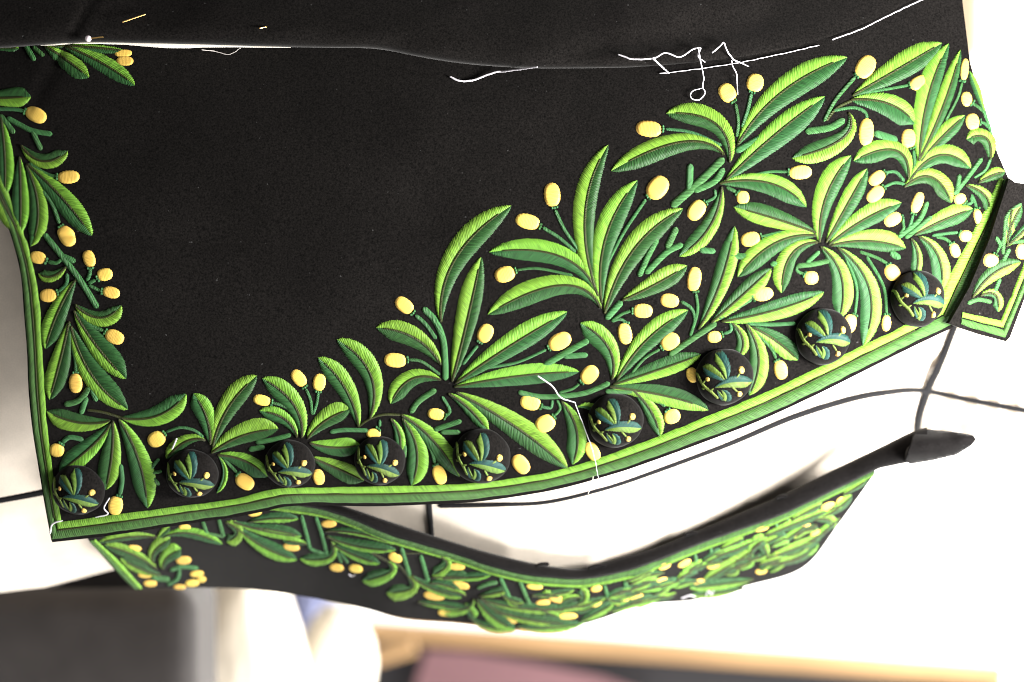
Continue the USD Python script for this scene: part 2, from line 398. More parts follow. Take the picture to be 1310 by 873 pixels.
# ---------------------------------------------------------------- coat: cloth pieces
coat = thing('tailcoat', 'black wool tailcoat embroidered with green leaves and golden olives on a dress form', 'coat')
# border lines of the right front, outer edge first
LB_OUT = [(-30, 205), (-8, 248), (5, 276), (17, 310), (27, 352), (31, 400), (35, 450), (37, 500), (42, 550), (50, 600), (58, 648), (66, 691)]
LB_IN = [(-4, 205), (8, 240), (19, 268), (32, 302), (44, 345), (51, 390), (54, 440), (57, 490), (60, 540), (66, 590), (72, 630), (79, 668)]
BB_OUT = [(66, 691), (129, 684), (190, 675), (250, 666), (300, 659), (340, 651), (369, 645), (420, 644), (480, 645), (560, 642), (620, 638), (709, 624), (780, 605), (820, 592), (900, 563), (970, 536), (1040, 504), (1100, 474), (1160, 444), (1217, 417)]
BB_IN = [(79, 668), (159, 657), (220, 649), (300, 638), (351, 626), (400, 624), (504, 622), (579, 620), (649, 613), (724, 599), (820, 567), (908, 531), (975, 504), (1040, 473), (1100, 444), (1150, 420), (1197, 393)]
RB_OUT = [(1217, 417), (1240, 368), (1266, 308), (1283, 262), (1290, 232)]
RB_IN = [(1197, 393), (1216, 350), (1240, 305), (1262, 265), (1278, 228)]
mid = lambda a, b, f: None
def between(A, B, f, n=120):
    a, sa = smooth_curve(A, 2); b, sb = smooth_curve(B, 2)
    t = np.linspace(0, 1, n)
    pa = np.stack([np.interp(t, sa / sa[-1], a[:, k]) for k in (0, 1)], 1); pb = np.stack([np.interp(t, sb / sb[-1], b[:, k]) for k in (0, 1)], 1)
    return pa * (1 - f) + pb * f

lb, _ = smooth_curve(LB_OUT, 6); bb, _ = smooth_curve(BB_OUT, 6); rb, _ = smooth_curve(RB_OUT, 6)
def outward(c, k):
    t = np.gradient(c, axis=0); t /= np.linalg.norm(t, axis=1, keepdims=True)
    return c + k * np.stack([-t[:, 1], t[:, 0]], 1)
outline = np.vstack([outward(lb, 0.5), [(67, 693.5)], outward(bb, 3.0), outward(rb, 2.0), [(1276, 196), (1261, 141), (1249, 108), (1241, 80), (1236, 40), (1231, 0), (1225, -60), (-60, -60), (-60, 205)]])
front = obj('right_front', sheet(outline, D_main, 9.0, 4.5), 'black_wool', coat, smooth=50)

def band(A, B, f0, f1, mat, D, parent, base=0.2, H=1.8, slant=0.8, name='border_band'):
    """A ribbon of satin stitch between two lines A (f=0) and B (f=1)."""
    n = int(max(np.linalg.norm(np.diff(np.array(A), axis=0), axis=1).sum() / 1.8, 20))
    a, b = between(A, B, f0, n), between(A, B, f1, n)
    x = np.linspace(0, 1, 7)
    je = np.where(np.arange(n) % 2, 0.6, -0.4) * rng.uniform(0.0, 1, n)
    d = b - a; wd = np.linalg.norm(d, axis=1, keepdims=True); d = d / (wd + 1e-9)
    wob = pw(np.arange(n) * 1.8, np.zeros(n), int(A[0][0]) % 50 + int(f0 * 10), 14.0)[:, None] * min(1.6, 0.12 * float(wd.mean()) + 0.4)
    a = a - d * (je[:, None] * 0.6 + wob); b = b + d * (je[:, None] + wob[::-1])
    U = a[:, None, 0] * (1 - x) + b[:, None, 0] * x; V = a[:, None, 1] * (1 - x) + b[:, None, 1] * x
    prof = np.array([-0.3, 0.75, 0.97, 1.0, 0.97, 0.75, -0.3])
    vtx = lift(U, V, base + H * np.broadcast_to(prof, U.shape), D).reshape(-1, 3)
    s = np.r_[0, np.cumsum(np.linalg.norm(np.diff((a + b) / 2, axis=0), axis=1))]
    mm = S * 1000
    uv = np.stack([(s[:, None] + slant * wd * x) * mm, (wd * x) * mm + 0.1], -1).reshape(-1, 2)
    return obj(name, (vtx, grid_faces(n, 7)), mat, parent, uv=uv)

for A, B, f in ((LB_OUT, LB_IN, 0.52), (BB_OUT, BB_IN, 0.56), (RB_OUT, RB_IN, 0.5)):
    band(A, B, 0.03, f - 0.03, 'border_dark', D_main, coat)
    band(A, B, f + 0.03, 1.0, 'border_light', D_main, coat)
    c = between(A, B, f, 60)
    mesh, uv = strip(c[::3], 2.4, D_main, height=1.6, base=0.6)
    obj('border_cord', mesh, 'vein_thread', coat, uv=uv)

# sleeve hanging over the front
EDGE = [(-80, 66), (0, 62), (60, 57), (110, 54), (250, 57), (350, 60), (440, 62), (480, 61), (540, 74), (600, 83), (680, 88), (800, 87), (870, 82), (960, 72), (1040, 55), (1110, 30), (1170, 0), (1235, -40)]
HS = [(-80, 62), (100, 60), (450, 56), (600, 52), (800, 44), (900, 26), (980, 15), (1060, 9), (1150, 5), (1235, 2)]
su = np.linspace(-80, 1232, 200)
e = np.convolve(np.pad(interp(su, EDGE), 4, mode='edge'), np.ones(9) / 9, 'valid')
rows = []
ws = np.r_[np.array([14, 4, 0, 0, 0, 1.5, 4, 8, 14, 22, 32, 45, 60, 80, 100, 130, 160])]
fr = np.r_[np.array([-0.02, 0.05, 0.14, 0.28, 0.42, 0.55, 0.66, 0.76, 0.85, 0.92, 0.97, 1.0, 1.02, 1.03, 1.03, 1.02, 1.0])]
hsv_ = interp(su, HS)
verts = []
for w_, f_ in zip(ws, fr):
    stretch = 1 + 2.0 * np.clip((su - 850) / 200, 0, 1) * (w_ > 0)
    v = e - w_ * stretch
    d = D_main(su, np.maximum(v, -60)) - (hsv_ * f_ + 1.0 * (f_ > 0)) * S
    d = d + (0.0065 * pw(su, v, 11, 150) + 0.0035 * pw(su + v * 1.5, v, 12, 60)) * (f_ > 0.3) * np.clip(hsv_ / 30, 0.15, 1)
    # a long soft fold running to the shoulder
    d = d + 0.004 * np.exp(-((v - interp(su, [(700, 70), (900, 40), (1060, 0), (1232, -40)])) / 12.0) ** 2) * np.clip((su - 700) / 120, 0, 1) * np.clip((1100 - su) / 120, 0, 1) * (w_ > 0)
    verts.append(P(su, v, d))
sl = np.stack(verts, 1)
slm = trimesh.Trimesh(sl.reshape(-1, 3), grid_faces(len(su), len(ws)), process=False)
obj('sleeve', slm, 'black_wool', coat)
# pale edge of the sleeve's lining peeping out
lu = np.linspace(52, 372, 80)
lw = interp(lu, [(52, 0.4), (70, 1.2), (92, 0.6), (100, 1.0), (160, 1.8), (210, 5.0), (240, 4.6), (262, 3.0), (300, 1.6), (372, 0.5)])
le = np.interp(lu, su, e)
lv = np.stack([P(lu, le + lw * f + 0.6, D_main(lu, le) - np.interp(lu, su, hsv_) * S * k) for f, k in ((-3, 0.30), (0, 0.34), (0.6, 0.32), (1, 0.22), (1, 0.1))], 1)
obj('lining_edge', trimesh.Trimesh(lv.reshape(-1, 3), grid_faces(80, 5), process=False), 'lining', coat)

# collar of the right front
COL = [(1214, 414), (1226, 419), (1256, 429), (1287, 437), (1292, 432), (1311, 381), (1334, 318), (1345, 238), (1299, 234), (1291, 228), (1266, 306), (1240, 368)]
obj('collar', sheet(COL, D_collar, 7.0, 9.0), 'black_wool', coat, smooth=50)
CA = [(1229, 416), (1256, 424.5), (1286, 433.5)]; CB = [(1231, 399), (1256, 405), (1280, 410)]
CC = [(1286, 433.5), (1309, 378), (1330, 320), (1342, 260)]; CD = [(1280, 410), (1296, 372), (1314, 322), (1326, 260)]
for A, B, f in ((CA, CB, 0.55), (CC, CD, 0.5)):
    band(A, B, 0.03, f - 0.03, 'border_dark', D_collar, coat)
    band(A, B, f + 0.03, 1.0, 'border_light', D_collar, coat)

# left front, seen almost edge-on beyond the opening
LOW = [(113, 691), (135, 716), (158, 742), (172, 753), (260, 752), (330, 755), (392, 764), (464, 778), (516, 791), (590, 797), (657, 805), (714, 804), (756, 796), (825, 774), (888, 768), (951, 751), (1027, 727), (1072, 672), (1119, 606)]
low, _ = smooth_curve(LOW[3:], 8)
LT = [(u, float(vtop(u)) - 1) for u in np.arange(1119, 90, -10)]
leftp = np.vstack([LOW[:3], low, LT])
obj('left_front', sheet(leftp, D_left, 7.0, 4.0), 'black_wool', coat, smooth=50)
# the side of the coat turning away behind
cu, cv = low[:, 0], low[:, 1]
d0 = D_left(cu, cv)
turn = np.stack([P(cu, cv - k * 5.0 * k, d0 + S * 3 + 0.05 * k) - np.array([0.0008, 0, 0]) for k in (0, 0.3, 0.6, 1.0, 1.5, 2.0)], 1)
obj('coat_side', trimesh.Trimesh(turn.reshape(-1, 3), grid_faces(len(cu), 6), process=False), 'black_wool', coat)
# inside of the hem, dark
LIN = [(60, 690), (120, 688), (165, 735), (260, 756), (255, 790), (150, 780), (85, 746), (120, 733), (142, 722), (110, 700)]
obj('hem_lining', sheet([(100, 690), (150, 700), (182, 745), (182, 752), (60, 754), (84, 744), (112, 737), (141, 722)], lambda u, v: 0.30 + 0 * np.asarray(u, float), 9, 4), 'black_facing', coat, smooth=50)
# turned edge (facing) of the left front
FA_U = [(250, 634), (379, 634), (423, 642), (445, 649), (515, 673), (590, 697), (624, 707), (685, 722), (745, 730), (800, 711), (830, 704), (901, 675), (1002, 633), (1050, 609), (1119, 576), (1171, 550), (1190, 543)]
FU = np.linspace(250, 1186, 220)
fa = np.convolve(np.pad(interp(FU, FA_U), 5, mode='edge'), np.ones(11) / 11, 'valid')
fb = vtop(FU) + 1.0
fb = np.where(FU > 1125, np.interp(FU, [1125, 1157, 1186], [vtop(1125) + 1, 592, 586]), fb)
fc = []
for x, h in ((0.06, -0.016), (0.0, -0.004), (0.1, 0.0012), (0.3, 0.0025), (0.55, 0.0030), (0.8, 0.0026), (0.95, 0.0010), (1.02, -0.002)):
    vv = fa + (fb - fa) * x
    fc.append(P(FU, vv, interp(FU, DT) - h + 0.002 * pw(FU, vv, 21, 60) - 0.001))
fcm = np.stack(fc, 1)
obj('facing', trimesh.Trimesh(fcm.reshape(-1, 3), grid_faces(len(FU), len(fc)), process=False), 'black_facing', coat)
END = [(1157, 590), (1165, 594), (1195, 589), (1224, 582), (1232, 577), (1243, 570), (1249, 562), (1245, 557), (1226, 553), (1187, 549), (1170, 552)]
obj('left_collar', sheet(END, lambda u, v: 0.053 + 0.012 * ((np.asarray(v, float) - interp(u, [(1157, 573), (1205, 571), (1252, 560)])) / 22.0) ** 2 + 0.006 * pw(u, v, 33, 16), 2.5, 8), 'black_facing', coat, smooth=True)
for (bu, bv, bw) in ((694, 724, 9), (764, 726, 12), (884, 684, 9), (1000, 637, 8)):
    mesh, uv = strip([(bu - bw, bv + 1), (bu, bv - 2), (bu + bw, bv - 2)], 5.0, lambda u, v: interp(u, DT) - 0.0025 + 0 * v, height=3)
    obj('buttonhole', mesh, 'black_facing', coat)
# green edge band of the left front
GU = np.linspace(330, 1118, 60)
GA = [(u, float(vtop(u)) + 1.5) for u in GU]; gw = interp(GU, [(330, 9), (500, 9.5), (745, 10), (900, 9), (1118, 5)])
GB = [(u, float(vtop(u)) + 1.5 + w) for u, w in zip(GU, gw)]
band(GA, GB, 0, 0.66, 'border_dark', D_left, coat, H=2.0)
band(GA, GB, 0.70, 1.0, 'border_light', D_left, coat, H=1.6)
band([(113, 692), (135, 715), (158, 740), (172, 753)], [(122, 690), (146, 712), (168, 736), (182, 752)], 0, 0.5, 'border_dark', D_left, coat)
band([(113, 692), (135, 715), (158, 740), (172, 753)], [(122, 690), (146, 712), (168, 736), (182, 752)], 0.5, 1, 'border_light', D_left, coat)

# ---------------------------------------------------------------- embroidery
K = [0, 0, 1.0]; CUR = [D_main, 0.30]
def tile(x, y, k, D=None):
    K[:] = [x, y, k]
    if D is not None: CUR[0] = D
def T(p): return (K[0] + p[0] / K[2], K[1] + p[1] / K[2])

def leaf(b, m, t, wl, wr, light, vein=True, hm=1.0):
    D = CUR[0]; k = K[2]
    if D is D_left: wl, wr = wl * 1.3, wr * 1.3
    base = 0.3 + 0.25 * random.random()
    mesh, uv, c = leaf_mesh(T(b), T(m), T(t), wl * 1.08 / k, wr * 1.08 / k, light, D, base=base, hmul=hm)
    p = obj('leaf', mesh, 'leaf_thread', coat, uv=uv)
    if vein:
        n = len(c); cc = c[: int(n * 0.94)]
        w = 4.2 if D is not D_left else 2.8
        mesh, uv = strip(cc[:: max(1, len(cc) // 9)], w, D, height=1.1, base=base + 0.7, slant=1.2, teeth=0.25, taper=[1, 1, 0.95, 0.85, 0.6])
        obj('vein', mesh, 'vein_thread', p, uv=uv)

def stem(pts, w, mat='stem_thread', name='stem', base=0.1):
    mesh, uv = strip([T(p) for p in pts], w / K[2] * 0.98, CUR[0], height=min(w / K[2] * 0.26, 2.0), base=base, slant=1.1)
    obj(name, mesh, mat, coat, uv=uv)

def twig(pts, w): stem(pts, w * (0.78 if CUR[0] is D_left else 1.0), 'twig_thread', 'twig', 0.0)

def olive(cx, cy, ln, wd, ang=0.0, st=None, w=16):
    D = CUR[0]; k = K[2]; c = T((cx, cy))
    H = 0.12 * min(ln, wd) / k * random.uniform(0.85, 1.15)
    ln, wd, ang = ln * random.uniform(0.96, 1.04), wd * random.uniform(0.95, 1.05), ang + random.uniform(-4, 4)
    mesh, uv = ellipse_dome(c[0], c[1], ln / k, wd / k, ang, D, H)
    p = obj('olive', mesh, 'olive_thread', coat, uv=uv)
    if st:
        stem(st, w)
        q = T(st[0]); d = np.array(q) - np.array(c); d /= np.linalg.norm(d) + 1e-9
        a = math.radians(ang); loc = np.array([d[0] * math.cos(a) + d[1] * math.sin(a), -d[0] * math.sin(a) + d[1] * math.cos(a)])
        r = 1 / math.sqrt((loc[0] / (ln / 2 / k)) ** 2 + (loc[1] / (wd / 2 / k)) ** 2)
        vs, fs, uvs, off = [], [], [], 0
        for sgn in (-1, 0, 1):
            e_ = np.array(c) + d * (r + 0.6 - 0.4 * abs(sgn)) + np.array([-d[1], d[0]]) * sgn * 3.0
            mesh, uv = ellipse_dome(e_[0], e_[1], 4.2, 4.2, 0, D, 2.2, rings=3, seg=10, teeth=0.1)
            vs.append(mesh[0]); fs.append(mesh[1] + off); off += len(mesh[0]); uvs.append(uv)
        obj('calyx', (np.vstack(vs), np.vstack(fs)), 'stem_thread', p, uv=np.vstack(uvs))

#EMBROIDERY_DATA
# --- A: hem side, upper
tile(0, 40, 3.358)
leaf((-80, 290), (30, 288), (133, 282), 45, 40, 'R')
leaf((90, 490), (185, 560), (292, 515), 38, 32, 'R')
leaf((5, 370), (22, 540), (22, 705), 38, 30, 'L')
leaf((85, 540), (90, 720), (88, 868), 38, 40, 'L')
leaf((112, 575), (165, 760), (132, 925), 42, 38, 'L')
leaf((115, 570), (265, 715), (395, 880), 45, 48, 'L')
leaf((-50, 600), (20, 750), (88, 866), 26, 42, 'R')
leaf((190, 62), (285, 125), (382, 200), 35, 42, 'L')
leaf((270, 62), (440, 140), (580, 235), 38, 36, 'L')
leaf((215, 62), (400, 72), (545, 88), 16, 20, 'L')
leaf((-30, 75), (30, 72), (82, 75), 15, 16, 'L')
twig([(110, 60), (130, 95), (150, 128)], 26); twig([(140, 65), (190, 108)], 22)
olive(530, 95, 80, 34, 0); olive(537, 128, 80, 44, 5)
twig([(0, 360), (35, 405), (62, 440)], 28); twig([(30, 372), (85, 402), (140, 428), (225, 443)], 26); twig([(140, 430), (160, 475), (178, 512)], 26)
olive(155, 360, 100, 70, 25, [(105, 345), (60, 336), (-20, 335)], 20)
olive(295, 627, 100, 64, -5, [(240, 625), (195, 612), (125, 568)], 18)
# --- B: hem side, lower
tile(0, 280, 3.358)
olive(287, 75, 105, 74, 58, [(255, 22), (225, -60), (185, -120)], 20)
twig([(190, 65), (265, 160), (345, 265), (420, 385)], 30); twig([(265, 158), (325, 185)], 28)
olive(163, 167, 76, 58, 12, [(205, 185), (240, 190), (265, 175)], 20)
olive(383, 172, 78, 58, 75, [(388, 210), (385, 240), (372, 268)], 20)
olive(450, 240, 74, 60, -10, [(412, 262), (378, 278)], 20)
olive(478, 317, 80, 52, 10, [(438, 312), (410, 300), (380, 285)], 18)
olive(208, 330, 84, 64, 0, [(250, 315), (285, 280), (288, 235)], 20)
leaf((285, 205), (225, 248), (165, 235), 24, 28, 'L')
leaf((325, 262), (250, 400), (195, 558), 45, 45, 'R')
leaf((322, 368), (430, 425), (520, 372), 30, 42, 'R')
leaf((318, 395), (412, 540), (542, 688), 55, 42, 'R')
leaf((298, 440), (262, 600), (213, 778), 46, 46, 'R')
leaf((305, 460), (395, 670), (550, 820), 56, 46, 'R')
olive(492, 508, 95, 62, 22, [(448, 482), (415, 470), (365, 445)], 18)
olive(325, 707, 90, 64, 88, [(325, 660), (325, 610), (312, 555)], 20)
twig([(275, 800), (340, 780), (387, 722)], 30); twig([(347, 840), (372, 765)], 28); twig([(393, 730), (415, 785)], 28)
# --- C: corner
tile(40, 460, 3.358)
leaf((340, 262), (205, 270), (68, 222), 45, 38, 'L')
leaf((385, 250), (545, 240), (664, 148), 46, 46, 'R')
leaf((342, 275), (262, 370), (120, 482), 42, 48, 'L')
leaf((350, 262), (348, 400), (320, 560), 42, 52, 'L')
leaf((375, 255), (462, 430), (500, 638), 50, 50, 'L')
stem([(240, 217), (310, 228), (390, 252)], 14, 'vein_thread')
olive(110, 390, 68, 66, 0, [(132, 358), (165, 335), (225, 345)], 24)
olive(362, 628, 88, 66, 100, [(380, 582), (390, 520), (384, 450)], 24)
olive(538, 343, 82, 74, -25, [(578, 312), (640, 293), (700, 305), (740, 335)], 15)
twig([(505, 480), (550, 425)], 18); twig([(505, 490), (562, 480)], 18); twig([(508, 495), (550, 540)], 20)
# --- D
tile(220, 420, 3.358)
leaf((165, 500), (150, 385), (92, 280), 44, 40, 'R')
leaf((175, 512), (240, 345), (366, 203), 50, 42, 'L')
leaf((168, 537), (300, 462), (457, 432), 56, 38, 'L')
leaf((195, 545), (310, 568), (410, 638), 32, 44, 'L')
leaf((198, 548), (226, 625), (192, 708), 16, 10, 'L', False)
leaf((145, 482), (62, 485), (-25, 560), 22, 32, 'R')
olive(313, 660, 95, 70, 35, [(280, 622), (250, 590), (222, 560)], 16)
olive(387, 310, 84, 50, 10, [(430, 320), (480, 335), (550, 372)], 16)
olive(545, 215, 90, 60, 55, [(575, 260), (595, 310), (602, 372)], 16)
olive(633, 233, 80, 60, 95, [(628, 276), (622, 320), (606, 372)], 16)
olive(630, 640, 75, 54, 72)
leaf((538, 470), (485, 390), (375, 355), 32, 30, 'R')
leaf((558, 472), (525, 330), (388, 215), 42, 46, 'R')
leaf((582, 476), (655, 400), (768, 345), 50, 36, 'L')
leaf((590, 492), (700, 512), (808, 500), 40, 40, 'L')
leaf((600, 555), (710, 602), (825, 655), 38, 42, 'L')
twig([(360, 492), (430, 480), (512, 458)], 24); twig([(330, 522), (400, 510)], 26)
twig([(678, 447), (740, 438), (842, 440)], 22)
# --- E
tile(400, 400, 3.358)
leaf((198, 492), (140, 325), (22, 193), 42, 46, 'R')
leaf((245, 458), (248, 265), (103, 115), 42, 50, 'R')
stem([(195, 492), (240, 460), (300, 440), (380, 440)], 13, 'vein_thread')
leaf((378, 438), (510, 540), (630, 705), 42, 42, 'L')
leaf((335, 455), (372, 520), (375, 602), 22, 26, 'L')
leaf((385, 455), (448, 590), (425, 742), 48, 44, 'L')
olive(262, 520, 66, 48, 0, [(288, 492), (288, 460)], 16)
olive(545, 698, 92, 62, 72, [(525, 648), (512, 600), (495, 565)], 18)
olive(530, 437, 76, 56, 12, [(570, 448), (588, 420), (555, 360)], 18)
twig([(420, 432), (455, 382), (530, 330)], 30)
twig([(520, 505), (640, 465)], 26); twig([(550, 515), (635, 515)], 26); twig([(395, 625), (398, 570)], 20)
leaf((552, 290), (425, 285), (335, 392), 40, 42, 'R')
leaf((552, 225), (440, 110), (273, 65), 46, 46, 'R')
olive(355, 205, 108, 64, 4, [(410, 202), (470, 212), (548, 268)], 16)
# --- F: big middle sprig
tile(480, 230, 3.358)
twig([(205, 550), (260, 610), (292, 690), (300, 780), (302, 862)], 32)
leaf((283, 614), (345, 340), (584, 113), 58, 54, 'L')
leaf((330, 868), (395, 610), (455, 333), 56, 42, 'L')
leaf((345, 875), (570, 720), (825, 568), 54, 48, 'L')
olive(125, 540, 98, 66, 40, [(172, 582), (215, 620), (262, 685)], 20)
olive(473, 660, 92, 74, -62, [(440, 712), (410, 750), (375, 795)], 18)
olive(793, 695, 112, 76, -30, [(735, 730), (610, 785), (485, 808)], 15)
olive(557, 407, 94, 72, -15, [(608, 388), (700, 382), (850, 412)], 14)
olive(655, 180, 118, 72, 12, [(718, 205), (790, 250), (862, 312)], 18)
olive(760, 65, 114, 76, 88, [(772, 130), (810, 210), (872, 302)], 18)
# --- G
tile(560, 420, 3.358)
leaf((70, 252), (350, 205), (607, 187), 46, 42, 'L')
leaf((45, 280), (135, 345), (218, 445), 30, 28, 'L')
leaf((80, 275), (345, 430), (557, 602), 54, 52, 'L')
twig([(455, 162), (560, 100), (650, 50)], 32); twig([(540, 122), (645, 115)], 28)
olive(652, 200, 98, 78, -45, [(608, 240), (575, 262), (520, 278)], 15)
twig([(345, 275), (450, 295), (620, 282), (740, 235)], 26); twig([(720, 272), (840, 275)], 24)
olive(398, 320, 98, 66, 15, [(445, 338), (485, 342), (492, 308)], 16)
olive(462, 410, 92, 76, -22, [(500, 378), (525, 345), (512, 308)], 16)
olive(357, 585, 96, 70, 50)
olive(665, 530, 100, 62, 62)
leaf((530, 312), (598, 445), (578, 585), 38, 46, 'L')
leaf((600, 340), (640, 335), (690, 352), 18, 16, 'L', False)
leaf((748, 222), (735, 85), (612, -22), 50, 44, 'R')
# --- H: upper middle sprig
tile(620, 180, 3.358)
leaf((488, 668), (432, 320), (531, 20), 54, 42, 'L')
leaf((503, 700), (520, 420), (656, 172), 56, 50, 'L')
leaf((515, 745), (640, 470), (852, 293), 54, 52, 'L')
leaf((490, 670), (330, 500), (20, 480), 46, 50, 'R')
leaf((502, 722), (330, 622), (14, 747), 48, 52, 'R')
olive(743, 203, 114, 90, -52, [(692, 252), (600, 390), (520, 540)], 18)
twig([(662, 585), (700, 500), (742, 420)], 30); twig([(690, 572), (780, 482), (852, 445)], 32); twig([(782, 465), (825, 372)], 34)
leaf((588, 688), (725, 622), (870, 538), 46, 42, 'L')
twig([(520, 768), (590, 690)], 34)
olive(680, 732, 90, 66, 2, [(630, 732), (590, 745), (545, 775)], 17)
olive(795, 688, 88, 62, 5)
olive(603, 830, 102, 62, 82, [(608, 782), (580, 768), (545, 778)], 16)
# --- I: upper right of middle
tile(780, 40, 3.358)
leaf((515, 567), (455, 400), (242, 355), 42, 52, 'R')
leaf((492, 532), (310, 478), (6, 602), 50, 46, 'R')
leaf((548, 492), (735, 268), (1020, 114), 58, 60, 'L')
leaf((495, 645), (700, 455), (924, 282), 52, 60, 'L')
leaf((470, 655), (690, 655), (844, 757), 42, 50, 'L')
leaf((482, 668), (430, 840), (297, 968), 36, 42, 'L')
olive(168, 420, 124, 72, 5, [(240, 420), (350, 435), (482, 492)], 16)
olive(505, 265, 92, 76, 60, [(540, 312), (552, 390), (545, 455)], 18)
olive(625, 222, 86, 78, -75, [(608, 268), (592, 340), (568, 415)], 20)
olive(373, 770, 98, 74, -55, [(412, 735), (452, 712), (450, 680)], 17)
olive(572, 715, 62, 60, 0, [(545, 692), (500, 670)], 18)
olive(820, 607, 104, 66, -4, [(765, 605), (680, 605), (585, 628)], 15)
twig([(265, 755), (350, 680), (430, 605), (490, 545)], 40); twig([(342, 690), (346, 570)], 34); twig([(360, 688), (450, 645), (490, 588)], 34)
twig([(540, 518), (655, 455)], 34)
# --- J: lower right middle
tile(780, 280, 3.358)
leaf((30, 695), (160, 520), (337, 393), 48, 46, 'L')
leaf((15, 712), (220, 645), (392, 583), 42, 38, 'R')
leaf((0, 722), (260, 765), (424, 822), 42, 42, 'R')
leaf((98, 732), (180, 830), (215, 935), 34, 32, 'L')
olive(268, 850, 78, 68, -20, [(238, 808), (215, 788), (175, 772)], 18)
olive(355, 672, 70, 56, 70)
olive(260, 528, 92, 72, -35, [(215, 560), (150, 600), (95, 662)], 16)
stem([(305, 355), (350, 385), (365, 430), (360, 460)], 18)
olive(363, 260, 118, 66, 95, [(370, 320), (376, 400), (345, 505)], 18)
olive(450, 508, 68, 54, -12, [(488, 495), (520, 480), (518, 448)], 18)
olive(660, 325, 92, 64, -15, [(612, 345), (540, 388), (465, 432)], 18)
olive(735, 650, 92, 66, 78, [(714, 602), (692, 555), (635, 495)], 18)
olive(605, 88, 92, 64, -15, [(650, 76), (740, 55)], 14)
twig([(255, 587), (350, 520), (458, 448)], 30)
twig([(385, 135), (455, 140)], 30); twig([(515, 158), (605, 165)], 32)
leaf((380, 477), (478, 270), (536, 33), 42, 42, 'R')
leaf((435, 447), (575, 325), (694, 213), 40, 42, 'R')
leaf((480, 442), (720, 390), (920, 314), 42, 44, 'R')
leaf((525, 448), (572, 520), (553, 592), 26, 30, 'L')
leaf((585, 452), (640, 600), (598, 758), 44, 42, 'L')
leaf((610, 465), (715, 525), (808, 607), 42, 40, 'R')
stem([(590, 450), (690, 455), (800, 450)], 20)
# --- K: upper right
tile(960, 30, 3.358)
olive(495, 187, 114, 82, -55, [(450, 230), (365, 330), (315, 422)], 20)
leaf((438, 312), (640, 195), (822, 86), 58, 50, 'L')
leaf((430, 330), (595, 348), (708, 434), 46, 58, 'L')
stem([(325, 420), (370, 365), (440, 330)], 15, 'vein_thread')
leaf((420, 382), (395, 495), (178, 580), 48, 42, 'L')
twig([(235, 465), (340, 448), (405, 412)], 36)
stem([(355, 375), (440, 362), (490, 380), (502, 410)], 17)
olive(498, 468, 122, 66, 95)
twig([(530, 470), (632, 503)], 36)
olive(680, 495, 92, 66, 90, [(700, 545), (705, 610), (685, 680)], 18)
olive(725, 255, 86, 66, -30, [(685, 265), (600, 280), (490, 298)], 16)
leaf((725, 595), (760, 330), (852, 88), 54, 36, 'L')
leaf((678, 672), (625, 548), (443, 592), 44, 46, 'R')
olive(543, 665, 88, 60, -42, [(578, 640), (625, 640), (662, 680)], 17)
olive(537, 735, 92, 60, -42, [(575, 702), (620, 685), (665, 692)], 17)
olive(718, 770, 104, 54, -72, [(698, 822), (680, 880), (640, 920)], 18)
olive(612, 843, 84, 58, -28, [(652, 836), (658, 880), (640, 905)], 17)
leaf((660, 705), (775, 662), (862, 772), 44, 40, 'L')
# --- L: right sprig
tile(930, 200, 3.358)
leaf((398, 372), (425, 175), (533, -2), 56, 42, 'L')
leaf((425, 372), (500, 238), (602, 53), 40, 40, 'L')
leaf((435, 382), (590, 272), (750, 200), 50, 40, 'L')
leaf((445, 385), (605, 365), (767, 396), 54, 38, 'L')
leaf((475, 392), (612, 575), (583, 815), 44, 46, 'L')
leaf((400, 388), (490, 515), (482, 698), 46, 46, 'L')
leaf((392, 370), (275, 425), (235, 588), 36, 46, 'R')
leaf((385, 342), (205, 375), (46, 520), 46, 46, 'R')
leaf((385, 330), (215, 272), (28, 218), 42, 46, 'L')
olive(362, 523, 66, 62, 0, [(332, 508), (300, 492), (305, 465)], 17)
twig([(298, 472), (365, 465), (445, 448)], 26); twig([(340, 460), (398, 408)], 24)
olive(528, 720, 92, 60, -78, [(550, 678), (556, 560), (508, 428)], 17)
olive(710, 500, 78, 66, 60, [(690, 462), (640, 435), (570, 410)], 17)
olive(685, 718, 78, 46, 90, [(686, 680), (672, 560), (600, 430)], 17)
stem([(165, 345), (235, 328)], 15)
twig([(735, 350), (825, 275), (862, 195)], 26); twig([(765, 352), (820, 310), (882, 258)], 26); twig([(700, 412), (745, 440)], 32)
twig([(185, 465), (218, 460)], 28)
# --- M: far right top
tile(1090, 40, 3.968)
leaf((335, 665), (462, 380), (550, 96), 44, 32, 'L')
leaf((345, 665), (445, 550), (573, 428), 44, 38, 'L')
leaf((290, 765), (440, 632), (602, 697), 56, 46, 'L')
olive(572, 195, 124, 44, -82, [(558, 262), (535, 340), (475, 455)], 18)
olive(582, 345, 82, 60, 80, [(610, 365), (640, 385), (672, 412)], 18)
olive(612, 460, 88, 76, 80, [(652, 462), (675, 470), (692, 492)], 18)
stem([(620, 745), (680, 700), (708, 610), (700, 500), (665, 400)], 18, 'twig_thread')
leaf((672, 420), (640, 320), (595, 205), 18, 20, 'R', False)
leaf((700, 655), (680, 545), (580, 550), 44, 44, 'R')
twig([(515, 830), (570, 765), (660, 645)], 28); twig([(530, 835), (546, 728)], 28)
leaf((640, 772), (705, 735), (775, 715), 34, 30, 'L')
